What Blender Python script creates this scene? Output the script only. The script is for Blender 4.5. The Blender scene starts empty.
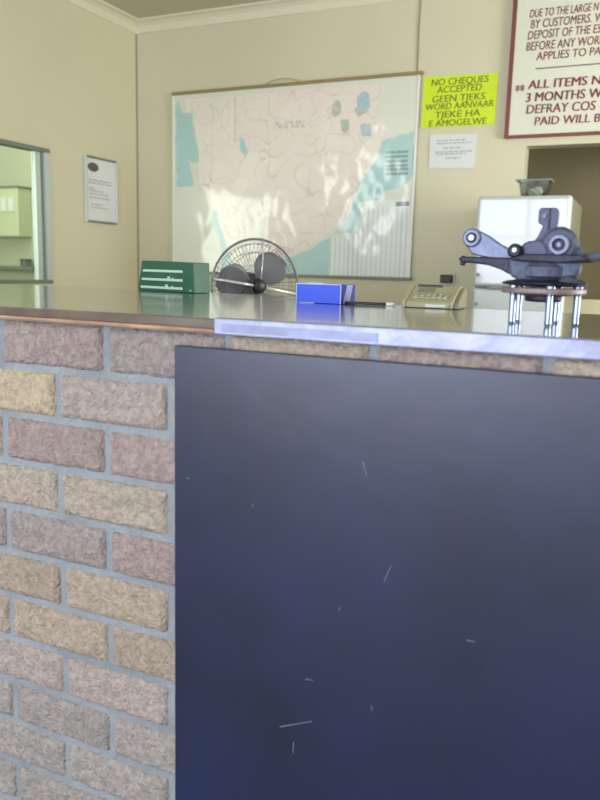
import bpy, bmesh, math, random
from mathutils import Matrix, Vector, noise
C = bpy.context.scene.collection
H = 1.17          # eye height of the photographer above the floor

# ---------------------------------------------------------------- camera
cam_data = bpy.data.cameras.new('camera')
cam = bpy.data.objects.new('camera', cam_data); C.objects.link(cam)
bpy.context.scene.camera = cam
yaw, pitch, roll = math.radians(24.7213), math.radians(-9.69415), math.radians(1.5584)
f = Vector((-math.sin(yaw)*math.cos(pitch), math.cos(yaw)*math.cos(pitch), math.sin(pitch)))
r = Vector((math.cos(yaw), math.sin(yaw), 0)); u = r.cross(f)
r2 = r*math.cos(roll)+u*math.sin(roll); u2 = -r*math.sin(roll)+u*math.cos(roll)
m = Matrix((r2, u2, -f)).transposed().to_4x4(); m.translation = Vector((0, 0, H))
cam.matrix_world = m
cam_data.sensor_fit = 'VERTICAL'; cam_data.sensor_height = 24; cam_data.lens = 754.5/800*24
cam_data.clip_start = 0.02
cam_data.dof.use_dof = True; cam_data.dof.focus_distance = 1.9; cam_data.dof.aperture_fstop = 3.2

# ---------------------------------------------------------------- light and exposure
def lin(c):
    return tuple(((v/255)/12.92 if v/255 <= .04045 else ((v/255+.055)/1.055)**2.4) for v in c)
w = bpy.data.worlds.new('world'); bpy.context.scene.world = w; w.use_nodes = True
bg = w.node_tree.nodes['Background']
bg.inputs[0].default_value = (*lin((218, 226, 240)), 1); bg.inputs[1].default_value = 1.6
def area(name, loc, rot, sx, sy, power, col):
    l = bpy.data.lights.new(name, 'AREA'); l.shape = 'RECTANGLE'; l.size = sx; l.size_y = sy
    l.energy = power; l.color = lin(col)
    o = bpy.data.objects.new(name, l); C.objects.link(o); o.location = loc; o.rotation_euler = rot
    return o
R90 = math.pi/2
area('added_daylight_front', (-1.7, -3.22, 1.45), (R90, 0, 0), 2.7, 1.9, 120, (226, 231, 246))  # unseen front window, added as daylight from behind the camera
area('added_daylight_door', (1.0, -3.22, 1.1), (R90, 0, 0), 1.0, 2.1, 45, (226, 231, 246))  # unseen door, added as a second daylight source
area('added_light_right', (2.75, 3.1, 1.6), (R90, 0, R90), 1.6, 1.2, 95, (252, 249, 240))  # unseen source on the right, added to brighten the back wall
area('added_passage_light', (-4.7, 3.9, 2.7), (0, 0, 0), 1.2, 2.0, 22, (250, 255, 236))  # unseen lamp added to brighten the passage behind the glass
area('added_passage_glare', (-4.7, 1.34, 1.7), (R90, 0, 0), 1.5, 1.2, 40, (244, 248, 240))  # added lamp before the end wall, gives the map its left glare
area('added_side_glare', (-3.70, -.4, 2.22), (R90, 0, -R90), 1.3, 1.05, 20, (244, 244, 240))  # unseen side opening, added for glare streaks on the map
vs = bpy.context.scene.view_settings
vs.view_transform = 'Standard'; vs.look = 'None'; vs.gamma = 1; vs.use_curve_mapping = False
vs.exposure = 0.72

# ---------------------------------------------------------------- materials
def pm(name, col, rough=.6, metal=0, coat=0, var=0, vscale=5, bump=0, bscale=60, coatrough=.05, spec=.5, col2=None, attr=None, detail=4):
    mt = bpy.data.materials.new(name); mt.use_nodes = True
    nt = mt.node_tree; b = nt.nodes['Principled BSDF']
    c = (*lin(col), 1)
    b.inputs['Base Color'].default_value = c; b.inputs['Roughness'].default_value = rough
    b.inputs['Metallic'].default_value = metal; b.inputs['Coat Weight'].default_value = coat
    b.inputs['Coat Roughness'].default_value = coatrough
    b.inputs['Specular IOR Level'].default_value = spec
    tc = nt.nodes.new('ShaderNodeTexCoord')
    if var or col2:
        n = nt.nodes.new('ShaderNodeTexNoise'); n.inputs['Scale'].default_value = vscale; n.inputs['Detail'].default_value = detail
        nt.links.new(tc.outputs['Object'], n.inputs['Vector'])
        rp = nt.nodes.new('ShaderNodeValToRGB')
        rp.color_ramp.elements[0].position = .35; rp.color_ramp.elements[1].position = .65
        if col2: rp.color_ramp.elements[0].color = (*lin(col2), 1)
        else: rp.color_ramp.elements[0].color = tuple(v*(1-var) for v in c[:3])+(1,)
        rp.color_ramp.elements[1].color = c
        nt.links.new(n.outputs['Fac'], rp.inputs['Fac'])
        src = rp.outputs['Color']
        nt.links.new(src, b.inputs['Base Color'])
    if attr:
        a = nt.nodes.new('ShaderNodeAttribute'); a.attribute_name = attr
        if var:
            mx = nt.nodes.new('ShaderNodeMix'); mx.data_type = 'RGBA'; mx.blend_type = 'MULTIPLY'; mx.inputs[0].default_value = 1
            nt.links.new(a.outputs['Color'], mx.inputs[6]); nt.links.new(src, mx.inputs[7])
            nt.links.new(mx.outputs[2], b.inputs['Base Color'])
        else: nt.links.new(a.outputs['Color'], b.inputs['Base Color'])
    if bump:
        n2 = nt.nodes.new('ShaderNodeTexNoise'); n2.inputs['Scale'].default_value = bscale; n2.inputs['Detail'].default_value = 5
        nt.links.new(tc.outputs['Object'], n2.inputs['Vector'])
        bp = nt.nodes.new('ShaderNodeBump'); bp.inputs['Strength'].default_value = bump; bp.inputs['Distance'].default_value = .01
        nt.links.new(n2.outputs['Fac'], bp.inputs['Height']); nt.links.new(bp.outputs[0], b.inputs['Normal'])
    return mt
def glass_mat(name, tint=(244, 248, 244), refl=1.5):
    mt = bpy.data.materials.new(name); mt.use_nodes = True; nt = mt.node_tree; nt.nodes.clear()
    o = nt.nodes.new('ShaderNodeOutputMaterial'); t = nt.nodes.new('ShaderNodeBsdfTransparent'); g = nt.nodes.new('ShaderNodeBsdfGlossy')
    t.inputs[0].default_value = (*lin(tint), 1); g.inputs['Roughness'].default_value = .02
    fr = nt.nodes.new('ShaderNodeFresnel'); ge = nt.nodes.new('ShaderNodeNewGeometry')
    m1 = nt.nodes.new('ShaderNodeMath'); m1.operation = 'MULTIPLY_ADD'; m1.inputs[1].default_value = -2; m1.inputs[2].default_value = 1
    m2 = nt.nodes.new('ShaderNodeMath'); m2.operation = 'POWER'; m2.inputs[0].default_value = refl   # the same reflectance on both faces
    nt.links.new(ge.outputs['Backfacing'], m1.inputs[0]); nt.links.new(m1.outputs[0], m2.inputs[1]); nt.links.new(m2.outputs[0], fr.inputs[0])
    mx = nt.nodes.new('ShaderNodeMixShader')
    nt.links.new(fr.outputs[0], mx.inputs[0]); nt.links.new(t.outputs[0], mx.inputs[1]); nt.links.new(g.outputs[0], mx.inputs[2])
    nt.links.new(mx.outputs[0], o.inputs[0]); return mt

M = {}
M['wall'] = pm('cream_painted_plaster', (206, 201, 173), .55, var=.05, vscale=1.2, bump=.05, bscale=30)
M['ceiling'] = pm('ceiling_paint', (196, 194, 168), .8, var=.05, vscale=1)
M['cornice'] = pm('cornice_paint', (214, 212, 186), .6)
M['floor'] = pm('grey_floor_tile', (74, 68, 64), .5, var=.2, vscale=3)
M['dark_wall'] = pm('brown_room_wall', (176, 164, 128), .8, var=.1, vscale=2)
M['passage'] = pm('passage_wall', (188, 192, 168), .8, var=.06, vscale=1.5)
M['mortar'] = pm('grey_mortar', (138, 145, 150), .9, var=.2, vscale=12, bump=.6, bscale=90)
M['brick'] = pm('rock_face_brick', (255, 255, 255), .85, var=.3, vscale=95, attr='tint', bump=.9, bscale=160)
M['board'] = pm('black_painted_board', (25, 35, 68), .36, col2=(17, 28, 50), vscale=3.5, bump=.06, bscale=14, spec=.6)
M['scratch'] = pm('scratch_mark', (120, 128, 150), .7)
M['top'] = pm('polished_counter_laminate', (112, 104, 96), .16, col2=(98, 92, 86), vscale=6, coat=.6, coatrough=.08, spec=.8)
M['lip'] = pm('varnished_wood_edge', (172, 140, 112), .4, col2=(140, 110, 88), vscale=14)
M['darkwood'] = pm('dark_wood_edge', (96, 82, 70), .3, col2=(82, 68, 58), vscale=20)
M['alu'] = pm('worn_aluminium', (150, 153, 178), .45, metal=.55, var=.22, vscale=26, bump=.15, bscale=60)
M['alu_inlay'] = pm('worn_aluminium_inlay', (132, 136, 164), .45, metal=.5, var=.25, vscale=30)
M['alu_frame'] = pm('window_aluminium', (196, 206, 202), .4, metal=.5)
M['alu_dark'] = pm('window_rubber_channel', (112, 122, 110), .6)
M['glass'] = glass_mat('window_glass')
M['unit'] = pm('unit_paint', (196, 204, 172), .5)
M['tin'] = pm('dark_tin', (82, 96, 84), .4)
M['white'] = pm('white_enamel', (222, 228, 226), .22, coat=.4)
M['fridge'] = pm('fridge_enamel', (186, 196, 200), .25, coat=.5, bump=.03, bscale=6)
M['fridge_shaded'] = pm('shaded_fridge_enamel', (138, 138, 118), .4)  # darker copy of the fridge enamel, side shade put into the colour
M['grey'] = pm('grey_plastic', (128, 134, 138), .5)
M['black'] = pm('black_plastic', (30, 32, 38), .45)
M['green'] = pm('green_card', (28, 88, 66), .5, var=.1, vscale=12)
M['paleline'] = pm('pale_print', (182, 206, 190), .6)
M['blue'] = pm('blue_card', (34, 80, 226), .45)
M['navy'] = pm('navy_print', (34, 36, 150), .45)
M['blue_pale'] = pm('pale_blue_print', (142, 160, 218), .5)
M['card_edge'] = pm('worn_card_edge', (190, 200, 236), .7)
M['yellow'] = pm('fluorescent_yellow_card', (204, 226, 40), .5, spec=.35, var=.06, vscale=8)
M['olive_ink'] = pm('faded_black_ink', (96, 112, 26), .6)
M['paper'] = pm('white_paper', (214, 216, 216), .6)
M['ink'] = pm('faded_grey_ink', (168, 172, 180), .7)
M['ink_dark'] = pm('dark_grey_ink', (84, 88, 96), .7)
M['signboard'] = pm('white_painted_sign_board', (212, 214, 196), .5, var=.04, vscale=3)
M['maroon'] = pm('maroon_sign_paint', (132, 34, 48), .5, col2=(98, 48, 44), vscale=7)
M['signframe'] = pm('brown_red_frame_paint', (122, 62, 52), .5, var=.2, vscale=9)
M['batten'] = pm('wooden_map_batten', (146, 130, 84), .5, var=.15, vscale=20)
M['map_rod'] = pm('grey_map_rod', (128, 124, 116), .4)
M['map_edge'] = pm('map_white_edge', (226, 228, 222), .4)
M['map'] = pm('laminated_map', (255, 255, 255), .5, attr='print', coat=1, coatrough=.10)
M['chrome'] = pm('chrome_wire', (220, 222, 230), .3, metal=.5)
M['wire'] = pm('grey_wire', (110, 114, 120), .4, metal=.6)
M['blade'] = pm('dark_fan_blade', (104, 106, 112), .35)
M['cast'] = pm('grey_cast_iron', (90, 96, 120), .55, metal=.35, var=.3, vscale=30, bump=.35, bscale=110)
M['cast_light'] = pm('machined_light_iron', (112, 118, 144), .4, metal=.5, var=.2, vscale=40, bump=.2, bscale=120)
M['cast_dark'] = pm('dark_oily_iron', (38, 40, 58), .45, metal=.3, var=.3, vscale=30, bump=.3, bscale=100)
M['rust'] = pm('brown_hub_flange_iron', (142, 128, 128), .5, metal=.4, var=.3, vscale=40)
M['stud'] = pm('steel_stud', (132, 144, 172), .3, metal=.9)
M['bush'] = pm('bright_bush', (220, 224, 232), .4, metal=.3)
M['beige'] = pm('yellowed_beige_plastic', (164, 162, 130), .5, var=.08, vscale=20)
M['beige_dark'] = pm('olive_grey_plastic', (128, 128, 108), .5)
M['lcd'] = pm('display_window', (148, 148, 124), .25)
M['seam'] = pm('seam_line', (146, 138, 110), .7)  # wall seam and corner line, darker than the wall paint
M['tub'] = glass_mat('clear_tub_plastic', (222, 224, 216), 1.3)

# ---------------------------------------------------------------- mesh helpers
def link(name, bm, mat, parent=None, smooth=False, bevel=0, seg=2):
    me = bpy.data.meshes.new(name)
    bmesh.ops.recalc_face_normals(bm, faces=bm.faces)
    bm.to_mesh(me); bm.free()
    for mm in (mat if isinstance(mat, (list, tuple)) else [mat]): me.materials.append(M[mm] if isinstance(mm, str) else mm)
    if smooth:
        for p in me.polygons: p.use_smooth = True
    o = bpy.data.objects.new(name, me); C.objects.link(o)
    if parent: o.parent = parent
    if bevel:
        bv = o.modifiers.new('bevel', 'BEVEL'); bv.width = bevel; bv.segments = seg; bv.limit_method = 'ANGLE'; bv.angle_limit = math.radians(40)
        bv.harden_normals = False
    return o
def box(bm, x0, x1, y0, y1, z0, z1, T=None):
    vs_ = [bm.verts.new((x, y, z)) for x in (x0, x1) for y in (y0, y1) for z in (z0, z1)]
    F = [bm.faces.new([vs_[i] for i in q]) for q in ((0,1,3,2),(4,6,7,5),(0,4,5,1),(2,3,7,6),(0,2,6,4),(1,5,7,3))]
    if T: bmesh.ops.transform(bm, matrix=T, verts=vs_)
    return F
def bx(name, x0, x1, y0, y1, z0, z1, mat, parent=None, bevel=0, T=None, seg=2):
    bm = bmesh.new(); box(bm, x0, x1, y0, y1, z0, z1, T); return link(name, bm, mat, parent, bevel=bevel, seg=seg)
def prism(bm, pts, y0, y1, T=None):
    """outline in x,z pushed through y0..y1"""
    a = [bm.verts.new((x, y0, z)) for x, z in pts]; b = [bm.verts.new((x, y1, z)) for x, z in pts]
    n = len(pts); bm.faces.new(a); bm.faces.new(b[::-1])
    for i in range(n): bm.faces.new((a[i], b[i], b[(i+1) % n], a[(i+1) % n]))
    if T: bmesh.ops.transform(bm, matrix=T, verts=a+b)
def lathe(bm, prof, n=32, T=None, close=False):
    """profile of (radius, height) about z"""
    rings = []
    for rr, z in prof:
        rings.append([bm.verts.new((rr*math.cos(2*math.pi*i/n), rr*math.sin(2*math.pi*i/n), z)) for i in range(n)])
    allv = [v for q in rings for v in q]
    k = len(rings)
    for j in range(k if close else k-1):
        a, b = rings[j], rings[(j+1) % k]
        for i in range(n): bm.faces.new((a[i], a[(i+1) % n], b[(i+1) % n], b[i]))
    if not close:
        bm.faces.new(rings[0][::-1]); bm.faces.new(rings[-1])
    if T: bmesh.ops.transform(bm, matrix=T, verts=allv)
def tube(bm, pts, rad, n=6, closed=False):
    pts = [Vector(p) for p in pts]; rings = []; k = len(pts)
    for i, p in enumerate(pts):
        if closed: d = pts[(i+1) % k]-pts[i-1]
        else: d = pts[min(i+1, k-1)]-pts[max(i-1, 0)]
        d.normalize(); a = d.cross(Vector((0, 0, 1)))
        if a.length < .15: a = d.cross(Vector((0, 1, 0)))
        a.normalize(); b = d.cross(a)
        rings.append([bm.verts.new(p+rad*(math.cos(2*math.pi*j/n)*a+math.sin(2*math.pi*j/n)*b)) for j in range(n)])
    for i in range(k if closed else k-1):
        p, q = rings[i], rings[(i+1) % k]
        for j in range(n): bm.faces.new((p[j], p[(j+1) % n], q[(j+1) % n], q[j]))
    if not closed: bm.faces.new(rings[0][::-1]); bm.faces.new(rings[-1])
def thing(name, label, cat, loc, rz=0, group=None):
    o = bpy.data.objects.new(name, None); C.objects.link(o); o.location = loc; o.rotation_euler = (0, 0, rz)
    o.empty_display_size = .1; return tag(o, label, cat, group)
def tag(o, label, cat, group=None):
    o['label'] = label; o['category'] = cat
    if group: o['group'] = group
    return o
def st(o): o['kind'] = 'structure'; return o
def text_width(s, bold=0):
    cu = bpy.data.curves.new('t', 'FONT'); cu.body = s; cu.offset = bold
    o = bpy.data.objects.new('t', cu); C.objects.link(o)
    bpy.context.view_layer.update()
    me = bpy.data.meshes.new_from_object(o.evaluated_get(bpy.context.evaluated_depsgraph_get()))
    xs = [v.co.x for v in me.vertices]
    res = (min(xs), max(xs))
    bpy.data.objects.remove(o); bpy.data.curves.remove(cu); bpy.data.meshes.remove(me)
    return res
def lettering(s, prefix, x0, x1, z0, z1, Y, mat, parent, bold=.02, shear=0, name='lettering', fat=0, org=(0, 0, 0)):
    """writes s on the plane y=Y so that its prefix spans x0..x1 and its capitals z0..z1"""
    a, b = text_width(prefix, bold)
    cu = bpy.data.curves.new('t', 'FONT'); cu.body = s; cu.offset = bold; cu.extrude = .001; cu.resolution_u = 3
    o = bpy.data.objects.new('t', cu); C.objects.link(o); bpy.context.view_layer.update()
    me = bpy.data.meshes.new_from_object(o.evaluated_get(bpy.context.evaluated_depsgraph_get()))
    bpy.data.objects.remove(o); bpy.data.curves.remove(cu)
    a0, a1 = text_width('H', bold); cap = .71
    if fat:
        b2 = bmesh.new(); b2.from_mesh(me); g2 = bmesh.ops.duplicate(b2, geom=b2.verts[:]+b2.edges[:]+b2.faces[:])['geom']
        for v in g2:
            if isinstance(v, bmesh.types.BMVert): v.co.x += fat; v.co.z += .0002
        b2.to_mesh(me); b2.free()
    sx = (x1-x0)/(b-a); sz = (z1-z0)/cap
    for v in me.vertices:
        x, y, z = v.co
        v.co = (x0+(x-a)*sx+shear*(y*sz)-org[0], Y-z*.4-org[1], z0+y*sz-org[2])
    me.name = name; me.materials.clear(); me.materials.append(M[mat])
    p = bpy.data.objects.new(name, me); C.objects.link(p); p.parent = parent; return p
def local(parent, pts): return pts

# ---------------------------------------------------------------- room shell
XL, XR, YB, YF = -3.53, 2.6, 4.70, -3.0
ZC = 1.71+H
st(bx('floor', -6.2, XR+1, YF-.15, 7.5, -.1, 0, 'floor'))
st(bx('ceiling', XL-.12, XR+.12, YF-.12, YB+.12, ZC, ZC+.1, 'ceiling'))
# back wall with a hatch opening to a dark room
hx0, hx1, hz0, hz1 = -.76, 1.35, H-.118, H+.753
bm = bmesh.new()
box(bm, XL-.12, hx0, YB, YB+.12, 0, ZC); box(bm, hx1, XR+.12, YB, YB+.12, 0, ZC)
box(bm, hx0, hx1, YB, YB+.12, 0, hz0); box(bm, hx0, hx1, YB, YB+.12, hz1, ZC)
st(link('wall_back', bm, 'wall'))
bm = bmesh.new()
box(bm, -1.6, 2.2, 6.4, 6.5, 0, ZC); box(bm, -1.7, -1.6, YB+.12, 6.5, 0, ZC); box(bm, 2.2, 2.3, YB+.12, 6.5, 0, ZC)
box(bm, -1.7, 2.3, YB+.12, 6.5, ZC, ZC+.1)
st(link('wall_store', bm, 'dark_wall'))
# left wall with window opening
wy0, wy1, wz0, wz1 = 2.25, 3.79, H-.118, H+.706
bm = bmesh.new()
box(bm, XL-.12, XL, YF, -1.05, 0, ZC); box(bm, XL-.12, XL, .25, wy0, 0, ZC); box(bm, XL-.12, XL, -1.05, .25, 0, 1.7); box(bm, XL-.12, XL, -1.05, .25, 2.74, ZC); box(bm, XL-.12, XL, wy1, YB, 0, ZC)  # unseen opening nearer the front, added for the side glare lamp
box(bm, XL-.12, XL, wy0, wy1, 0, wz0); box(bm, XL-.12, XL, wy0, wy1, wz1, ZC)
st(link('wall_left', bm, 'wall'))
# unseen right wall; its opening is added to light the back wall
bm = bmesh.new()
box(bm, XR, XR+.12, YF, 2.3, 0, ZC); box(bm, XR, XR+.12, 3.9, YB, 0, ZC)
box(bm, XR, XR+.12, 2.3, 3.9, 0, 1.0); box(bm, XR, XR+.12, 2.3, 3.9, 2.2, ZC)
st(link('wall_right', bm, 'wall'))
# unseen wall behind the photographer; openings added for the daylight
bm = bmesh.new()
box(bm, XL-.12, -3.05, YF-.12, YF, 0, ZC); box(bm, -.35, .5, YF-.12, YF, 0, ZC); box(bm, 1.5, XR+.12, YF-.12, YF, 0, ZC)
box(bm, -3.05, -.35, YF-.12, YF, 0, .5); box(bm, -3.05, -.35, YF-.12, YF, 2.4, ZC); box(bm, .5, 1.5, YF-.12, YF, 2.15, ZC)
st(link('wall_front', bm, 'wall'))
wf = bmesh.new()
for x in (-3.05, -1.73, -.40): box(wf, x, x+.05, YF-.08, YF-.03, .5, 2.4)
box(wf, -3.05, -.35, YF-.08, YF-.03, .5, .55); box(wf, -3.05, -.35, YF-.08, YF-.03, 2.35, 2.4); box(wf, -3.05, -.35, YF-.08, YF-.03, 1.7, 1.74)
st(link('window_2', wf, 'alu_frame'))  # unseen frame set in the added front opening
# passage beyond the left window
bm = bmesh.new()
box(bm, -6.2, -6.1, 1.2, 5.4, 0, 2.9); box(bm, -6.2, XL-.12, 5.3, 5.4, 0, 2.9); box(bm, -6.2, XL-.12, 1.2, 1.3, 0, 2.9)
box(bm, -6.2, XL-.12, 1.2, 5.4, 2.8, 2.9)
st(link('wall_passage', bm, 'passage'))
# cornice: cove profile along back and left wall
def cove(name, p0, p1, inward):
    bm = bmesh.new(); prof = [(0, -.075), (.008, -.075), (.012, -.06), (.022, -.035), (.045, -.016), (.07, -.010), (.075, 0), (0, 0)]
    rings = []
    for p in (p0, p1):
        rings.append([bm.verts.new((p[0]+inward[0]*d, p[1]+inward[1]*d, ZC+z)) for d, z in prof])
    n = len(prof)
    for i in range(n): bm.faces.new((rings[0][i], rings[0][(i+1) % n], rings[1][(i+1) % n], rings[1][i]))
    bm.faces.new(rings[0]); bm.faces.new(rings[1][::-1])
    return st(link(name, bm, 'cornice', smooth=False))
cove('trim_1', (XL, YB), (XR, YB), (0, -1)); cove('trim_2', (XL, YF), (XL, YB), (1, 0))
bm = bmesh.new(); tube(bm, [(-1.437, YB-.002, ZC-.075), (-1.440, YB-.002, 1.95+H-.5), (-1.436, YB-.002, H+1.22)], .006)
st(link('trim_3', bm, 'seam'))
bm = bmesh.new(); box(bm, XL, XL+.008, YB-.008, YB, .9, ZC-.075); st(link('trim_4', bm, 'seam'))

# window_1 in the left wall: aluminium sliding frame
W = bmesh.new(); X0 = XL-.05
box(W, X0, XL+.012, wy1-.045, wy1, wz0, wz1); box(W, X0, XL+.012, wy0, wy0+.045, wz0, wz1)
win = st(link('window_1', W, 'alu_frame'))
bm = bmesh.new(); box(bm, X0, XL+.014, wy0, wy1, wz1-.022, wz1+.004); box(bm, X0, XL+.014, wy0, wy1, wz0-.004, wz0+.02)
link('rail', bm, 'alu_dark', win)
bm = bmesh.new(); box(bm, X0+.004, XL-.004, wy1-.062, wy1-.045, wz0+.02, wz1-.022); link('channel', bm, 'alu_dark', win)
bm = bmesh.new(); box(bm, X0+.01, XL-.008, wy1-.105, wy1-.062, wz0+.02, wz1-.022); box(bm, X0+.01, XL-.008, wy0+.7, wy0+.74, wz0+.02, wz1-.022)
link('sash_stile', bm, 'alu_frame', win)
bx('glass_pane', X0+.02, X0+.025, wy0+.045, wy1-.105, wz0+.02, wz1-.022, 'glass', win)
# ledge, heater-like wall unit and its louvre seen through the glass
t = thing('wall_unit', 'pale wall cupboard with a bright louvred strip seen through the left window', 'unit', (-5.48, 5.30, H+.236))
bx('body', -.33, .33, -.16, 0, 0, .42, 'unit', t, .006)
bx('top_trim', -.34, .34, -.168, 0, .42, .435, 'alu_dark', t)
for k in range(7): bx('louvre', -.30+k*.088, -.30+k*.088+.058, -.172, -.16, .215, .335, 'white', t, .002)
st(bx('passage_ledge', -6.10, -5.02, 5.16, 5.30, H-.055, H-.025, 'alu_dark'))
t = thing('storage_tin', 'small dark tin on the ledge seen through the left window', 'tin', (-5.17, 5.23, H-.025))
bm = bmesh.new(); lathe(bm, [(.045, 0), (.048, .004), (.048, .05), (.045, .053)], 20); link('body', bm, 'tin', t)
bm = bmesh.new(); lathe(bm, [(.050, .048), (.050, .062), (.046, .065)], 20); link('lid', bm, 'black', t)

# ---------------------------------------------------------------- brick counter front
random.seed(7)
ct = thing('brick_counter', 'rock-faced brick counter front with pale grey mortar below the worktop', 'counter', (-.5, 1.06, 0))
ox, oy = -.5, 1.06
BX0, BX1 = -2.7, 2.2
bx('mortar_bed', BX0-ox, BX1-ox, 1.009-oy, 1.15-oy, 0, H-.099, 'mortar', ct)
bm = bmesh.new(); lay = bm.loops.layers.float_color.new('tint')
P, SX = .0886, .2365
tints = [(176,162,154),(170,154,148),(180,166,152),(168,156,152),(184,170,154),(170,152,146)]
for row in range(13):
    ztop = H-.0934-row*P-.006; zb = ztop-P+.0100
    if zb < 0: zb = .004
    if ztop < .02: break
    off = -.825 if row % 2 == 0 else -.932
    k0 = int((BX0-off)/SX)-1
    for k in range(k0, k0+26):
        x0 = off+k*SX+.0048; x1 = off+(k+1)*SX-.0048
        x0 = max(x0, BX0); x1 = min(x1, BX1)
        if x1-x0 < .03: continue
        if row > 0 and x0 > -.62 and x1 < 1.0: continue   # behind the board
        col = random.choice(tints); s = random.uniform(.86, 1.0)
        if row == 1 and k == -1: col = (190, 174, 148)
        if row in (5, 6) and x1 < -.3: col = (178, 162, 144)
        if row >= 8: col = (168, 160, 154)
        c = tuple(v*s for v in lin(col))
        nx, nz = max(2, int((x1-x0)/.007)), 11
        seed = Vector((k*3.1, row*7.7, 1.3)); g = []
        for i in range(nx+1):
            rowv = []
            for j in range(nz+1):
                uu, vv = i/nx, j/nz
                x = x0+(x1-x0)*uu; z = zb+(ztop-zb)*vv
                e = min(min(uu, 1-uu)*(x1-x0), min(vv, 1-vv)*(ztop-zb))
                ed = 1-max(0, 1-e/.010)**2
                d = (noise.noise(Vector((x*26, z*34, 0))+seed)*.0048+noise.noise(Vector((x*75, z*95, 5))+seed)*.0026)*ed
                wob = .0016*noise.noise(Vector((x*30, z*30, 9))+seed)
                rowv.append(bm.verts.new((x-ox+wob, .9995-oy+.004+.008*(1-ed)-max(-.004, d)-.001, z+wob)))
            g.append(rowv)
        fs = []
        for i in range(nx):
            for j in range(nz): fs.append(bm.faces.new((g[i][j], g[i+1][j], g[i+1][j+1], g[i][j+1])))
        # sides run back into the mortar
        rim = [g[i][0] for i in range(nx+1)]+[g[nx][j] for j in range(1, nz+1)]+[g[i][nz] for i in range(nx-1, -1, -1)]+[g[0][j] for j in range(nz-1, 0, -1)]
        back = [bm.verts.new((v.co.x, 1.03-oy, v.co.z)) for v in rim]
        for i in range(len(rim)): fs.append(bm.faces.new((rim[i], back[i], back[(i+1) % len(rim)], rim[(i+1) % len(rim)])))
        fs.append(bm.faces.new(back))
        for fc in fs:
            fc.smooth = True
            for lp in fc.loops: lp[lay] = (*c, 1)
link('brick_courses', bm, 'brick', ct)

# black board fixed over the bricks
bd = thing('board_panel', 'large dark navy-black board covering the brick counter front', 'board', (.15, .994, .02))
bx('panel', -.826, .85, -.004, .0012, 0, H-.1398, 'board', bd, .002)
def scr(x0, z0, x1, z1, wd):
    bm = bmesh.new(); a = Vector((x0-.15, -.0043, z0+H-.02)); b = Vector((x1-.15, -.0043, z1+H-.02)); d = (b-a).normalized(); n = Vector((-d.z, 0, d.x))*wd/2
    q = [a-n*.3, b-n*.4, b+n*.4, a+n]
    v = [bm.verts.new(p) for p in q]+[bm.verts.new(p+Vector((0, .0006, 0))) for p in q]
    for i in ((0,1,2,3),(7,6,5,4),(0,4,5,1),(1,5,6,2),(2,6,7,3),(3,7,4,0)): bm.faces.new([v[j] for j in i])
    link('scratch', bm, 'scratch', bd)

# worktop
wt = thing('countertop', 'long polished brown-grey counter worktop with a wooden front edge', 'counter top', (-.5, 1.4, H-.098))
bm = bmesh.new(); zt = .022
prism(bm, [(0, 0)]*0 or [(-3.03, 0), (4.0, 0), (4.0, zt), (-3.03, zt)], -.398, .38)
link('top_slab', bm, ['top'], wt)
bm = bmesh.new(); box(bm, -3.03, -.42, .38, .69, .0, zt); link('return_slab', bm, 'top', wt)
bx('dark_edge', -3.03, -.102, -.405, -.398, .007, .0225, 'darkwood', wt, .0015)
bx('wood_lip', -3.03, -.102, -.412, -.398, .0002, .0075, 'lip', wt, .003)
me_ = bmesh.new(); box(me_, -.102, 4.0, -.412, -.402, .0002, .024); box(me_, -.102, 4.0, -.412, -.392, .0222, .0246)
link('metal_edge_strip', me_, 'alu', wt, bevel=.0015)['label'] = 'worn aluminium angle along the right part of the front edge'
bx('strip_inlay', -.088, .16, -.4135, -.411, .004, .0165, 'alu_inlay', wt)
scr(-0.354, -0.266, -0.348, -0.286, .0016)
scr(-0.475, -0.717, -0.420, -0.691, .0016)
scr(-0.191, -0.500, -0.179, -0.499, .0016)
scr(-0.314, -0.439, -0.305, -0.413, .0016)
scr(-0.382, -0.499, -0.379, -0.490, .0016)
scr(-0.653, -0.332, -0.647, -0.333, .0016)
scr(-0.532, -0.356, -0.530, -0.362, .0016)
scr(-0.451, -0.736, -0.451, -0.755, .0016)
scr(-0.434, -0.623, -0.420, -0.622, .0016)
scr(-0.325, -0.637, -0.323, -0.646, .0016)
bx('return_base', -2.95, -.5, .56, 1.0, 0, H-.1, 'wall', ct)

# ---------------------------------------------------------------- wall map
mp = thing('wall_map', 'large laminated wall map of southern Africa hanging on the back wall', 'map', (-2.307, YB-.012, H-.03))
mx0, mx1, mz0, mz1 = -3.198, -1.412, H-.028, H+1.196
def inpoly(x, z, P_):
    c = False; n = len(P_)
    for i in range(n):
        (xa, za), (xb, zb_) = P_[i], P_[i-1]
        if (za > z) != (zb_ > z) and x < (xb-xa)*(z-za)/(zb_-za)+xa: c = not c
    return c
ocean = [[(-3.184,1.082),(-3.049,1.067),(-3.027,.968),(-2.994,.81),(-2.985,.735),(-3.038,.73),(-3.076,.762),(-3.048,.649),(-3.026,.573),(-3.172,.569)],
 [(-3.175,1.12),(-3.16,1.16),(-3.12,1.08),(-3.175,1.08)],
 [(-2.666,.895),(-2.626,.874),(-2.594,.801),(-2.609,.749),(-2.656,.803)],
 [(-2.884,.42),(-2.843,.393),(-2.818,.304),(-2.784,.235),(-2.72,.06),(-2.70,-.015),(-2.80,-.015),(-2.817,.2),(-2.867,.304)],
 [(-1.436,.873),(-1.644,.814),(-1.666,.715),(-1.736,.629),(-1.79,.544),(-1.806,.473),(-1.841,.351),(-1.935,.252),(-1.777,.246),(-1.776,.447),(-1.643,.454),(-1.59,.514),(-1.455,.554),(-1.422,.623)],
 [(-1.963,.225),(-2.133,.133),(-2.258,.092),(-2.45,.03),(-2.5,-.022),(-1.968,-.022)]]
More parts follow.
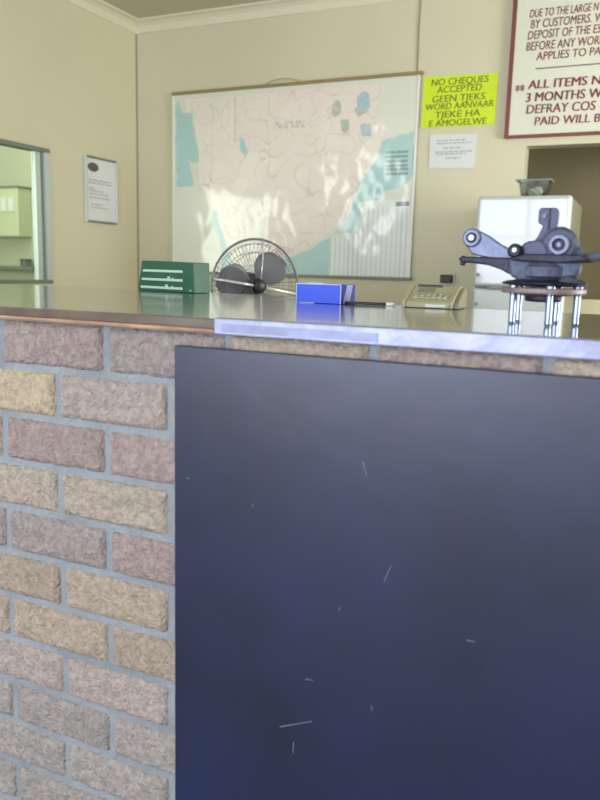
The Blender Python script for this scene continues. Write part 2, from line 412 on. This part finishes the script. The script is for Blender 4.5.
table = [(-1.776,.447),(-1.441,.468),(-1.425,-.022),(-1.965,-.022),(-1.964,.234),(-1.772,.24)]
patches = [[(-1.979,1.059),(-1.945,1.081),(-1.924,1.055),(-1.928,.995),(-1.962,.973),(-1.991,1.011)],[(-1.92,.958),(-1.872,.961),(-1.863,.906),(-1.889,.871),(-1.918,.897)],
 [(-1.83,1.02),(-1.78,1.04),(-1.74,1.0),(-1.80,.97)]]
bluep = [[(-1.816,1.091),(-1.778,1.124),(-1.737,1.109),(-1.733,1.02),(-1.807,1.024)],[(-1.789,.921),(-1.716,.923),(-1.712,.85),(-1.779,.853)]]
land = [(-3.11,1.10),(-3.0,.75),(-2.98,.6),(-2.9,.42),(-2.8,.2),(-2.7,.03),(-2.5,-.0),(-2.25,.1),(-1.95,.25),(-1.8,.47),(-1.66,.72),(-1.60,.86),(-1.7,1.0),(-1.62,1.16),(-3.1,1.16)]
block = [(-1.611,.756),(-1.466,.756),(-1.458,.606),(-1.601,.604)]
def mapcol(x, z):
    z -= H
    n1 = noise.noise(Vector((x*3, z*3, 0))); wx = x+.012*noise.noise(Vector((x*14, z*14, 4))); wz = z+.012*noise.noise(Vector((x*14, z*14, 8)))
    if inpoly(wx, wz, land): c = (228, 222, 209) if n1 > 0 else (226, 218, 208)
    else: c = (214, 216, 202)
    if x > -2.7 and inpoly(wx, wz, land) and noise.noise(Vector((x*2.2+5, z*2.2, 3))) > -.1: c = (228, 217, 207)
    for p in ocean:
        if inpoly(wx, wz, p): c = (166, 202, 200)
    if inpoly(x, z, table):
        c = (220, 226, 224)
        if ((x+2) % .032) < .007 and z < .41: c = (190, 196, 198)
        if z > .42 and x > -1.53 and z < .445: c = (120, 124, 124)
    for p in patches:
        if inpoly(wx, wz, p): c = (176, 182, 172)
    for p in bluep:
        if inpoly(wx, wz, p): c = (160, 190, 198)
    if inpoly(x, z, block) and ((z*100) % 2.6) > .9 and noise.noise(Vector((x*60, z*38//1, 2))) > -.35: c = (120, 148, 146)
    if inpoly(wx, wz, land):
        a = abs(noise.noise(Vector((x*4.5, z*4.5, 11)))); b = abs(noise.noise(Vector((x*8, z*8, 21)))); g = abs(noise.noise(Vector((x*1.8, z*1.8, 31))))
        if a < .009: c = (212, 194, 188)
        elif b < .02: c = (214, 200, 192)
        if abs(x+2.70) < .004 and z > .85: c = (176, 176, 160)
    if .93 < z < .97 and -2.40 < x < -2.18 and noise.noise(Vector((x*70, z*20, 6))) > 0: c = (196, 190, 178)
    return lin(c)
NX, NZ = 330, 226
bm = bmesh.new(); lay = bm.loops.layers.float_color.new('print'); g = []; cols = {}
for i in range(NX+1):
    rv = []
    for j in range(NZ+1):
        x = mx0+(mx1-mx0)*i/NX; z = mz0+(mz1-mz0)*j/NZ
        edge = min(1, j/30, (NZ-j)/30)
        d = .006+edge*(.0045*noise.noise(Vector((x*2.4, z*1.6, 2)))+.0032*noise.noise(Vector((x*7, z*6, 12)))+.0011*noise.noise(Vector((x*17, z*13, 7))))
        v = bm.verts.new((x+2.307, -d, z-(H-.03))); cols[v] = mapcol(x, z); rv.append(v)
    g.append(rv)
for i in range(NX):
    for j in range(NZ):
        fc = bm.faces.new((g[i][j], g[i+1][j], g[i+1][j+1], g[i][j+1])); fc.smooth = True
        for lp in fc.loops: lp[lay] = (*cols[lp.vert], 1)
o = link('map_sheet', bm, 'map', mp)
sd = o.modifiers.new('thickness', 'SOLIDIFY'); sd.thickness = .0012; sd.offset = -1
for x in (-.893, .889): bx('white_border', x-.006, x+.006, -.010, -.002, .004, 1.224, 'map_edge', mp)
bx('top_batten', -.905, .912, -.018, .008, 1.222, 1.242, 'batten', mp, .003)
bx('bottom_rod', -.893, .905, -.016, .008, -.010, .008, 'map_rod', mp, .004)
bm = bmesh.new(); tube(bm, [(-.17, -.002, 1.242), (-.12, -.002, 1.262), (-.05, -.002, 1.272), (.02, -.002, 1.268), (.1, -.002, 1.242)], .002)
link('hanging_cord', bm, 'batten', mp)

# ---------------------------------------------------------------- signs
ys = thing('notice_card', 'bright yellow card notice refusing cheques, between map and big sign', 'sign', (-1.17, YB-.004, H+.88))
bm = bmesh.new(); prism(bm, [(-.225, .005), (.212, .001), (.222, .012), (.226, .288), (-.222, .301)], -.003, .002)
link('card', bm, 'yellow', ys)
for s, xa, xb, za, zb in (('NO CHEQUES', -1.343, -1.002, 1.124, 1.162), ('ACCEPTED', -1.307, -1.039, 1.080, 1.119), ('GEEN TJEKS', -1.334, -1.017, 1.028, 1.067),
                          ('WORD AANVAAR', -1.374, -.962, .985, 1.022), ('TJEKE HA', -1.312, -1.038, .937, .975), ('E AMOGELWE', -1.346, -.999, .889, .926)):
    lettering(s, s, xa, xb, za+H, zb+H, YB-.0075, 'olive_ink', ys, 0, .08, fat=.03, org=(-1.17, YB-.004, H+.88))
pn = thing('paper_notice', 'small white sheet of faint print taped below the yellow card', 'notice', (-1.19, YB-.003, H+.64))
bm = bmesh.new(); prism(bm, [(-.141, .006), (.137, -.002), (.142, .193), (-.145, .201)], -.002, .002); link('sheet', bm, 'paper', pn)
random.seed(4)
for k, (za, xa, xb) in enumerate(((.165, -.10, .08), (.148, -.10, .10), (.120, -.06, .05), (.098, -.11, .11), (.085, -.10, .09), (.060, -.04, .04))):
    bm = bmesh.new(); x = xa
    while x < xb:
        l = random.uniform(.012, .035); box(bm, x, min(x+l, xb+.01), -.0028, -.002, za-.004, za+.004); x += l+.007
    link('printed_line', bm, 'ink', pn)
bs = thing('sign_board', 'big white sign with maroon painted capitals and a brown-red border', 'sign', (-.2, YB-.015, H+.80))
sx0, sx1, sz0, sz1 = -.872, .75, .805, 1.562
bx('board', sx0+.2, sx1+.2, -.010, .012, .005, sz1-.80, 'signboard', bs, .002)
bm = bmesh.new()
box(bm, sx0+.2-.012, sx0+.2+.012, -.016, .012, -.002, sz1-.80+.012); box(bm, sx1+.2-.012, sx1+.2+.012, -.016, .012, -.002, sz1-.80+.012)
box(bm, sx0+.2, sx1+.2, -.0155, .012, -.004, .012); box(bm, sx0+.2, sx1+.2, -.0155, .012, sz1-.80-.004, sz1-.80+.013)
link('border_frame', bm, 'signframe', bs)
O = (-.2, YB-.015, H+.80); LY = YB-.0262
for s, pre, xa, xb, za, zb, b in (
    ('DUE TO THE LARGE N', 'DUE TO THE LARGE', -.787, -.463, 1.446, 1.489, 0), ('BY CUSTOMERS. W', 'BY CUSTOMERS.', -.778, -.455, 1.388, 1.434, 0),
    ('DEPOSIT OF THE ES', 'DEPOSIT OF THE', -.790, -.458, 1.330, 1.376, 0), ('BEFORE ANY WORK', 'BEFORE ANY', -.794, -.532, 1.270, 1.317, 0),
    ('APPLIES TO PA', 'APPLIES TO', -.735, -.471, 1.215, 1.259, 0), ('ALL ITEMS N', 'ALL ITEMS', -.770, -.454, 1.062, 1.110, .02),
    ('3 MONTHS W', '3 MONTHS', -.777, -.459, .992, 1.042, .02), ('DEFRAY COS', 'DEFRAY', -.768, -.542, .927, .977, .012), ('PAID WILL B', 'PAID WILL', -.718, -.420, .862, .908, .012)):
    lettering(s, pre, xa, xb, za+H, zb+H, LY, 'maroon', bs, .0, .06, fat=.022+b*2, org=O)
lettering('**', '**', -.840, -.788, 1.027+H, 1.089+H, LY, 'maroon', bs, 0, 0, fat=.05, org=O)
bx('rule_line', -.735+.2, .55+.2, -.0118, -.0095, 1.166-.80, 1.172-.80, 'ink_dark', bs)

# certificate frame on the left wall
cf = thing('certificate_frame', 'small aluminium framed certificate hanging on the left wall', 'picture frame', (XL, 4.275, H+.29))
bx('paper', .004, .010, -.155, .158, .012, .425, 'paper', cf)
bx('frame_side', 0, .022, -.168, -.146, 0, .435, 'alu_frame', cf, .002); bx('frame_side', 0, .022, .155, .170, 0, .435, 'alu_frame', cf, .002)
bx('frame_rail', 0, .022, -.147, .156, .421, .435, 'alu_dark', cf, .002); bx('frame_rail', 0, .022, -.147, .156, 0, .013, 'alu_dark', cf, .002)
bm = bmesh.new(); n = 24
v = [bm.verts.new((.0108, -.075+.055*math.cos(6.283*i/n), .365+.03*math.sin(6.283*i/n))) for i in range(n)]; v2 = [bm.verts.new((.0095, q.co.y, q.co.z)) for q in v]
bm.faces.new(v); bm.faces.new(v2[::-1])
for i in range(n): bm.faces.new((v[i], v2[i], v2[(i+1) % n], v[(i+1) % n]))
link('printed_emblem', bm, 'ink_dark', cf)
for za, ya, yb in ((.28, -.12, .10), (.262, -.13, .12), (.225, -.12, -.06), (.21, -.12, .03), (.19, -.11, .08), (.165, -.12, .10), (.12, -.10, .02), (.1, -.1, .08)):
    bm = bmesh.new(); y = ya
    while y < yb:
        l = random.uniform(.02, .05); box(bm, .0095, .0108, y, min(y+l, yb), za-.005, za+.005); y += l+.01
    link('printed_line', bm, 'ink', cf)

# black plug on the back wall
pg = thing('wall_plug', 'small black plug on the back wall above the beige adding machine', 'plug', (-1.177, YB, H-.024))
bx('body', -.036, .036, -.045, 0, -.024, .026, 'black', pg, .006); bx('socket_plate', -.05, .05, -.008, .0, -.037, .04, 'wall', pg, .002)

# ---------------------------------------------------------------- fridge and tub
fr = thing('refrigerator', 'white upright refrigerator standing against the back wall under the big sign', 'refrigerator', (-.652, 4.10, 0))
bx('cabinet', -.233, .233, .04, .58, .03, H+.408, 'fridge_shaded', fr, .012)
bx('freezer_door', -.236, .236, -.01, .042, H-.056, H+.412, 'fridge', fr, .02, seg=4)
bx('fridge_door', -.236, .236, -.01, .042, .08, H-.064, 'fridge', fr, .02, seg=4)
bm = bmesh.new(); prism(bm, [(-.17, H-.064), (-.13, H-.046), (-.06, H-.043), (.0, H-.050), (.04, H-.064)], -.013, 0); link('handle_recess', bm, 'grey', fr)
for z in (H+.006, H-.148):
    bm = bmesh.new(); lathe(bm, [(.010, 0), (.010, .004)], 16, Matrix.Translation((-.208, -.0095, z)) @ Matrix.Rotation(R90, 4, 'X')); link('badge_dot', bm, 'grey', fr)
for x in (-.19, .19):
    for y in (.06, .5): bx('foot', x-.02, x+.02, y-.02, y+.02, 0, .032, 'black', fr)
tb = thing('plastic_tub', 'clear plastic tub with a white packet inside on top of the refrigerator', 'tub', (-.632, 4.30, H+.409))
bm = bmesh.new()
def ring(w, d, z): return [bm.verts.new((sx*w, sy*d, z)) for sx, sy in ((-1, -1), (1, -1), (1, 1), (-1, 1))]
A, B, Cc, D_ = ring(.060, .045, 0), ring(.080, .06, .098), ring(.077, .057, .098), ring(.057, .042, .004)
for p, q in ((A, B), (B, Cc), (Cc, D_)):
    for i in range(4): bm.faces.new((p[i], p[(i+1) % 4], q[(i+1) % 4], q[i]))
bm.faces.new(A[::-1]); bm.faces.new(D_)
link('bowl', bm, 'tub', tb)
bm = bmesh.new(); box(bm, -.094, .090, -.066, -.058, .094, .102); box(bm, -.094, .09, .058, .066, .094, .102); box(bm, -.094, -.080, -.06, .06, .094, .102); box(bm, .080, .09, -.06, .06, .094, .102)
link('rim', bm, 'grey', tb, bevel=.001)
pk = bmesh.new(); bmesh.ops.create_icosphere(pk, subdivisions=3, radius=.03)
for v in pk.verts:
    n = noise.noise(v.co*60)*.012; v.co = Vector((v.co.x*1.25+.008, v.co.y*.8, v.co.z*.9+.036))+v.normal*n
tag(link('white_packet', pk, 'white', smooth=False), 'crumpled white packet lying inside the clear plastic tub', 'packet').location = (-.632, 4.30, H+.413)

# ---------------------------------------------------------------- pedestal fan behind the counter
R_F = .209
fn = thing('pedestal_fan', 'round wire-grille pedestal fan with dark blades standing behind the counter', 'fan', (-1.64, 3.05, 0), math.radians(50))
zc = H-.073
bm = bmesh.new(); lathe(bm, [(.2, 0), (.2, .012), (.17, .028), (.03, .045), (.02, .05)], 40); link('base', bm, 'black', fn, smooth=True)
bm = bmesh.new(); lathe(bm, [(.017, .045), (.017, .6), (.012, .6), (.012, zc-.05)], 16, Matrix.Translation((0, .08, 0))); link('pole', bm, 'chrome', fn, smooth=True)
FX = Matrix.Translation((0, 0, zc)) @ Matrix.Rotation(R90, 4, 'X')      # local z -> -y (towards the counter)
bm = bmesh.new(); lathe(bm, [(.02, -.17), (.055, -.16), (.062, -.12), (.06, -.06), (.045, -.05)], 28, FX); link('motor_housing', bm, 'grey', fn, smooth=True)
bm = bmesh.new(); box(bm, -.02, .02, .06, .10, zc-.09, zc-.04); link('tilt_bracket', bm, 'black', fn)
def dome(rr, s): return s*.05*math.sqrt(max(0, 1-(rr/R_F)**2*.98))
def grille(s, name):
    bm = bmesh.new()
    for k in range(60):
        a = 2*math.pi*k/60
        tube(bm, [(math.cos(a+.12*(1-q))*q*R_F, -s*0-dome(q*R_F, s), zc+math.sin(a+.12*(1-q))*q*R_F) for q in (.2, .45, .7, .88, 1)], .0009, 4)
    for q in (.2, .45, .72, .9):
        tube(bm, [(math.cos(6.283*i/48)*q*R_F, -dome(q*R_F, s), zc+math.sin(6.283*i/48)*q*R_F) for i in range(48)], .0012, 4, True)
    link(name, bm, 'wire', fn, smooth=True)
grille(1, 'front_grille'); grille(-1, 'rear_grille')
bm = bmesh.new(); tube(bm, [(math.cos(6.283*i/72)*R_F, 0, zc+math.sin(6.283*i/72)*R_F) for i in range(72)], .0055, 8, True); link('outer_ring', bm, 'wire', fn, smooth=True)
bm = bmesh.new(); lathe(bm, [(.0, .062), (.022, .060), (.030, .052), (.030, .044)][1:], 28, FX); link('centre_badge', bm, 'black', fn, smooth=True)
for a in (172, -10, 84):
    ar = math.radians(a); bm = bmesh.new()
    tube(bm, [(math.cos(ar)*q*R_F, -.004-dome(q*R_F, 1), zc+math.sin(ar)*q*R_F) for q in (.16, .4, .6, .8, .97)], 0.0060 if a != 84 else .0028, 6); link('guard_strut', bm, 'chrome', fn, smooth=True)
bm = bmesh.new(); lathe(bm, [(.034, -.03), (.036, .01), (.028, .026)], 24, FX); link('hub', bm, 'black', fn, smooth=True)
for a0 in (48, 168, 288):
    bm = bmesh.new(); gg = []
    for i in range(9):
        rr = .03+.150*i/8; half = math.radians(20+22*math.sin(math.pi*min(1, (i+1.2)/9)**.9)) * (1 if i < 7 else (.9 if i == 7 else .62)); rw = []
        for j in range(9):
            q = -1+2*j/8; a = math.radians(a0)+q*half
            rw.append(bm.verts.new((math.cos(a)*rr, .012+.022*q*(.4+.6*i/8), zc+math.sin(a)*rr)))
        gg.append(rw)
    for i in range(8):
        for j in range(8): bm.faces.new((gg[i][j], gg[i+1][j], gg[i+1][j+1], gg[i][j+1]))
    b = link('blade', bm, 'blade', fn, smooth=True); sd = b.modifiers.new('t', 'SOLIDIFY'); sd.thickness = .002; sd.offset = 0

# ---------------------------------------------------------------- things on the counter
TZ = H-.0755
# green box with pale stripes
gb = thing('green_box', 'low dark green box with three pale stripes at the far left of the counter', 'box', (-1.395, 1.995, TZ), math.radians(-13.5))
bm = bmesh.new(); prism(bm, [(-.131, 0), (.131, 0), (.126, .092), (-.112, .096)], 0, .068); link('carton', bm, 'green', gb, bevel=.002)
for k, z in enumerate((.013, .038, .065)):
    bm = bmesh.new(); dx = z*.22
    prism(bm, [(-.122+dx, z-.004), (.080, z-.0045), (.078, z+.003), (-.120+dx, z+.003)], -.0008, .0005)
    if k < 2: box(bm, .0+k*.01, .012+k*.01, -.0008, .0005, z+.003, z+.010); box(bm, .03, .036, -.0008, .0005, z+.003, z+.0065)
    link('pale_stripe', bm, 'paleline', gb)
bx('corner_mark', .110, .118, -.001, .0005, .006, .009, 'paleline', gb)
# blue box
bb = thing('blue_box', 'small bright blue cardboard parts box on the counter beside the fan', 'box', (-.735, 1.685, TZ), math.radians(-2))
bx('carton', -.060, .060, 0, .085, 0, .046, 'blue', bb, .0015)
bm = bmesh.new()
for x in (-.060, .058): box(bm, x, x+.002, -.0006, .001, 0, .046)
box(bm, -.06, .06, -.0006, .001, .0445, .0466); box(bm, -.05, -.01, -.0006, .001, 0, .0012); box(bm, -.03, .01, -.0006, .001, .0466, .049)
link('worn_edge', bm, 'card_edge', bb)
bx('end_flap', .0585, .0606, .0015, .0835, .0008, .0452, 'navy', bb)
bm = bmesh.new(); q = [(.0612, .012, .001), (.0612, .05, .001), (.0612, .068, .045), (.0612, .032, .045)]
a = [bm.verts.new(p) for p in q]; b = [bm.verts.new((p[0]-.001, p[1], p[2])) for p in q]; bm.faces.new(a); bm.faces.new(b[::-1])
for i in range(4): bm.faces.new((a[i], b[i], b[(i+1) % 4], a[(i+1) % 4]))
link('pale_band', bm, 'blue_pale', bb)
# pen
pe = thing('pen', 'dark pen with a white tip lying on the counter right of the blue box', 'pen', (-.607, 1.715, TZ+.0035), math.radians(6))
PX = Matrix.Rotation(R90, 4, 'Y')
bm = bmesh.new(); lathe(bm, [(.0032, -.068), (.0036, -.06), (.0036, .03), (.003, .034)], 12, PX); link('barrel', bm, 'black', pe, smooth=True)
bm = bmesh.new(); lathe(bm, [(.0042, .034), (.0046, .038), (.0046, .05), (.0035, .054)], 12, PX); link('white_cap', bm, 'white', pe, smooth=True)
# adding machine
am = thing('adding_machine', 'yellowed beige desk adding machine on the counter behind the metal edge', 'calculator', (-.462, 1.69, TZ), math.radians(3))
am.scale = (.86, 1, 1)
def wedge(bm, x0, x1, prof):
    a = [bm.verts.new((x0, y, z)) for y, z in prof]; b = [bm.verts.new((x1, y, z)) for y, z in prof]; n = len(prof)
    bm.faces.new(a); bm.faces.new(b[::-1])
    for i in range(n): bm.faces.new((a[i], b[i], b[(i+1) % n], a[(i+1) % n]))
bm = bmesh.new(); wedge(bm, -.064, .055, [(0, 0), (0, .014), (.012, .02), (.075, .046), (.105, .046), (.108, 0)]); link('casing', bm, 'beige', am, bevel=.003)
for s, nm in ((-.072, 'side_cheek'), (.055, 'side_cheek')):
    bm = bmesh.new(); wedge(bm, s, s+.010, [(-.003, 0), (-.003, .018), (.010, .026), (.075, .049), (.108, .049), (.110, 0)]); link(nm, bm, 'beige', am, bevel=.002)
bm = bmesh.new(); wedge(bm, .065, .078, [(0, 0), (.0, .012), (.03, .028), (.08, .046), (.106, .044), (.106, 0)]); link('right_end', bm, 'beige_dark', am, bevel=.003)
sl = lambda y: .02+(y-.012)*.026/.063
bm = bmesh.new(); wedge(bm, -.045, .0, [(.045, sl(.045)-.002), (.045, sl(.045)+.0012), (.068, sl(.068)+.0012), (.068, sl(.068)-.002)]); link('display', bm, 'beige_dark', am)
bm = bmesh.new(); box(bm, -.055, .012, .080, .098, .045, .052); link('paper_slot', bm, 'black', am, bevel=.002)
bm = bmesh.new(); wedge(bm, -.01, .044, [(-.0008, .003), (-.0008, .009), (.003, .009), (.003, .003)]); link('bright_bar', bm, 'paper', am)
bm = bmesh.new()
for i in range(6):
    for j in range(3):
        x = -.048+i*.016; y = .018+j*.008; wedge(bm, x, x+.012, [(y, sl(y)-.002), (y, sl(y)+.002), (y+.006, sl(y+.006)+.002), (y+.006, sl(y)-.002)])
link('keys', bm, 'lcd', am)

# ---------------------------------------------------------------- steering knuckle on its wheel studs
kn = thing('steering_knuckle', 'greasy cast steering knuckle with wheel hub standing on its studs on the counter', 'car part', (-.165, 1.30, TZ), math.radians(3))
KZ = lambda z: z
def ring_y(bm, cx, cz, y0, y1, ro, ri, n=32):
    T = Matrix.Translation((cx, y0, cz)) @ Matrix.Rotation(-R90, 4, 'X')
    L = y1-y0; c = min(.002, L*.2)
    lathe(bm, [(ri, 0), (ro-c, 0), (ro, c), (ro, L-c), (ro-c, L), (ri, L)], n, T, close=True)
def disc_y(bm, cx, cz, y0, y1, ro, n=28, c=.0015):
    T = Matrix.Translation((cx, y0, cz)) @ Matrix.Rotation(-R90, 4, 'X'); L = y1-y0
    lathe(bm, [(ro-c, 0), (ro, c), (ro, L-c), (ro-c, L)], n, T)
for k in range(5):
    a = math.radians(213+72*k); x, y = .053*math.cos(a), .053*math.sin(a)
    bm = bmesh.new(); lathe(bm, [(.0042, .0), (.0052, .003), (.0052, .047), (.0062, .049), (.0062, .058), (.0075, .059), (.0075, .062), (.005, .064)], 20, Matrix.Translation((x, y, 0))); link('wheel_stud', bm, 'stud', kn, smooth=False)
bm = bmesh.new(); lathe(bm, [(.020, .044), (.056, .050), (.0655, .050), (.0665, .052), (.0665, .0575), (.0655, .059), (.02, .059)], 48); link('hub_flange', bm, 'rust', kn)
bm = bmesh.new(); lathe(bm, [(.018, .036), (.027, .037), (.029, .040), (.029, .046), (.018, .046)], 32); link('hub_spigot', bm, 'cast_dark', kn)
bm = bmesh.new(); lathe(bm, [(.02, .060), (.060, .063), (.066, .064), (.067, .067), (.058, .070), (.02, .074)], 40, Matrix.Diagonal((1, .9, 1, 1))); link('dust_shield', bm, 'cast_dark', kn)
# rusty fillet lumps at the right of the shield
bm = bmesh.new(); prism(bm, [(.020, .068), (.030, .078), (.040, .081), (.050, .075), (.066, .070), (.066, .066)], -.045, -.02); link('shield_tab', bm, 'cast_dark', kn, bevel=.002)
bm = bmesh.new(); prism(bm, [(-.055, .108), (-.036, .1045), (.0, .101), (.053, .102), (.056, .088), (.048, .074), (-.038, .070), (-.052, .078)], -.038, .040)
link('knuckle_body', bm, 'cast', kn, bevel=.006, seg=3)
bm = bmesh.new(); lathe(bm, [(.035, .07), (.048, .078), (.048, .092), (.04, .1)], 36); link('bearing_housing', bm, 'cast', kn, smooth=False)
bm = bmesh.new(); prism(bm, [(-.055, .103), (-.03, .100), (.03, .099), (.066, .103), (.070, .106), (.05, .112), (-.03, .112)], -.044, -.01); link('casting_rib', bm, 'cast_dark', kn, bevel=.003)
# upper left arm with eye
bm = bmesh.new(); prism(bm, [(-.124, .150), (-.113, .1515), (-.105, .148), (-.091, .141), (-.072, .128), (-.050, .117), (-.036, .112), (-.04, .100), (-.088, .104), (-.117, .110), (-.128, .124), (-.132, .135)], -.012, .006)
arm = link('upper_arm', bm, 'cast_light', kn, bevel=.003, seg=3)
bm = bmesh.new(); ring_y(bm, -.1195, .1375, -.018, .012, .0150, .0085); link('arm_eye', bm, 'cast_light', kn)
bm = bmesh.new(); ring_y(bm, -.1195, .1375, -.0185, .010, .0085, .0055); link('rubber_bush', bm, 'cast_dark', kn)
bm = bmesh.new(); disc_y(bm, -.1195, .1375, -.021, .012, .0052); link('bush_sleeve', bm, 'bush', kn)
# lower dark lever
bm = bmesh.new(); prism(bm, [(-.139, .1035), (-.130, .1065), (-.10, .1065), (-.053, .106), (-.036, .100), (-.038, .080), (-.053, .079), (-.068, .087), (-.087, .093), (-.118, .0965), (-.131, .0965)], -.026, -.008)
link('steering_lever', bm, 'cast_dark', kn, bevel=.003, seg=3)
bm = bmesh.new(); lathe(bm, [(.0032, .092), (.0045, .094), (.0045, .103), (.003, .108)], 14, Matrix.Translation((-.131, -.017, 0))); link('lever_pin', bm, 'cast_dark', kn)
# ball joint
bm = bmesh.new(); disc_y(bm, -.0455, .1165, -.046, -.012, .0115, c=.004); link('ball_joint', bm, 'cast_dark', kn)
bm = bmesh.new(); disc_y(bm, -.0455, .1175, -.050, -.044, .0042, 6, .0008); link('joint_nut', bm, 'bush', kn)
# caliper lug / dome
bm = bmesh.new(); prism(bm, [(-.036, .118), (-.037, .127), (-.028, .132), (-.010, .135), (.0, .131), (.008, .11), (-.03, .104)], -.034, .012); link('caliper_lug', bm, 'cast', kn, bevel=.005, seg=3)
# big round boss
bm = bmesh.new(); disc_y(bm, .020, .127, -.032, .034, .0285, 36, .006)
link('strut_boss', bm, 'cast', kn)
bm = bmesh.new(); ring_y(bm, .020, .127, -.044, -.028, .0165, .0098); link('boss_ring', bm, 'cast_light', kn)
bm = bmesh.new(); disc_y(bm, .020, .127, -.036, -.03, .0099); link('boss_bore', bm, 'cast_dark', kn)
bm = bmesh.new(); disc_y(bm, .020, .127, -.040, -.034, .0050, 6, .0008); link('bore_nut', bm, 'cast_light', kn)
bm = bmesh.new(); prism(bm, [(-.012, .112), (-.010, .136), (.046, .136), (.056, .118), (.058, .104), (-.01, .104)], -.022, .022); link('boss_web', bm, 'cast', kn, bevel=.006, seg=3)
# strut clamp tower
bm = bmesh.new(); prism(bm, [(-.0155, .182), (-.012, .1852), (.011, .1852), (.0145, .182), (.0145, .165), (.013, .156), (.014, .140), (-.022, .128), (-.014, .141), (-.007, .158), (-.0155, .162)], -.020, .010)
link('strut_clamp', bm, 'cast', kn, bevel=.003, seg=3)
bm = bmesh.new(); prism(bm, [(.000, .184), (.0035, .184), (.0035, .150), (.000, .150)], -.0215, -.018); link('clamp_slot', bm, 'cast_dark', kn)
bm = bmesh.new(); disc_y(bm, -.006, .172, -.024, -.018, .0042, 6, .0008); link('clamp_bolt', bm, 'cast_light', kn)
# right arm
bm = bmesh.new(); prism(bm, [(.040, .124), (.050, .122), (.058, .114), (.090, .121), (.125, .128), (.127, .118), (.100, .110), (.068, .101), (.048, .100)], -.004, .016); link('track_rod_arm', bm, 'cast', kn, bevel=.004, seg=3)
bm = bmesh.new(); ring_y(bm, .130, .123, -.008, .020, .0125, .006); link('track_rod_eye', bm, 'cast_light', kn)

# pieces that belong to a part go one level deeper
def sub(root, pairs):
    for kid, par in pairs:
        ps = [c for c in root.children if c.name.split('.')[0] == par]
        for c in list(root.children):
            if c.name.split('.')[0] == kid: c.parent = min(ps, key=lambda q_: (sum((Vector(q_.bound_box[0])+Vector(q_.bound_box[6])-Vector(c.bound_box[0])-Vector(c.bound_box[6]))[i]**2 for i in range(3))))
sub(kn, [('arm_eye', 'upper_arm'), ('rubber_bush', 'upper_arm'), ('bush_sleeve', 'upper_arm'), ('lever_pin', 'steering_lever'), ('joint_nut', 'ball_joint'),
         ('boss_ring', 'strut_boss'), ('boss_bore', 'strut_boss'), ('bore_nut', 'strut_boss'), ('clamp_slot', 'strut_clamp'), ('clamp_bolt', 'strut_clamp'),
         ('track_rod_eye', 'track_rod_arm'), ('shield_tab', 'dust_shield'), ('hub_spigot', 'hub_flange')])
sub(fn, [('guard_strut', 'front_grille'), ('centre_badge', 'front_grille')])
sub(fr, [('handle_recess', 'freezer_door')]); sub(fr, [('badge_dot', 'freezer_door')])
sub(bb, [('worn_edge', 'carton'), ('pale_band', 'end_flap')]); sub(gb, [('pale_stripe', 'carton'), ('corner_mark', 'carton')])
sub(am, [('display', 'casing'), ('keys', 'casing'), ('paper_slot', 'casing'), ('bright_bar', 'casing')])
sub(wt, [('strip_inlay', 'metal_edge_strip')]); sub(bd, [('scratch', 'panel')])
sub(cf, [('printed_emblem', 'paper'), ('printed_line', 'paper')]); sub(pn, [('printed_line', 'sheet')])
sub(ys, [('lettering', 'card')]); sub(bs, [('lettering', 'board'), ('rule_line', 'board')]); sub(mp, [('hanging_cord', 'top_batten')])
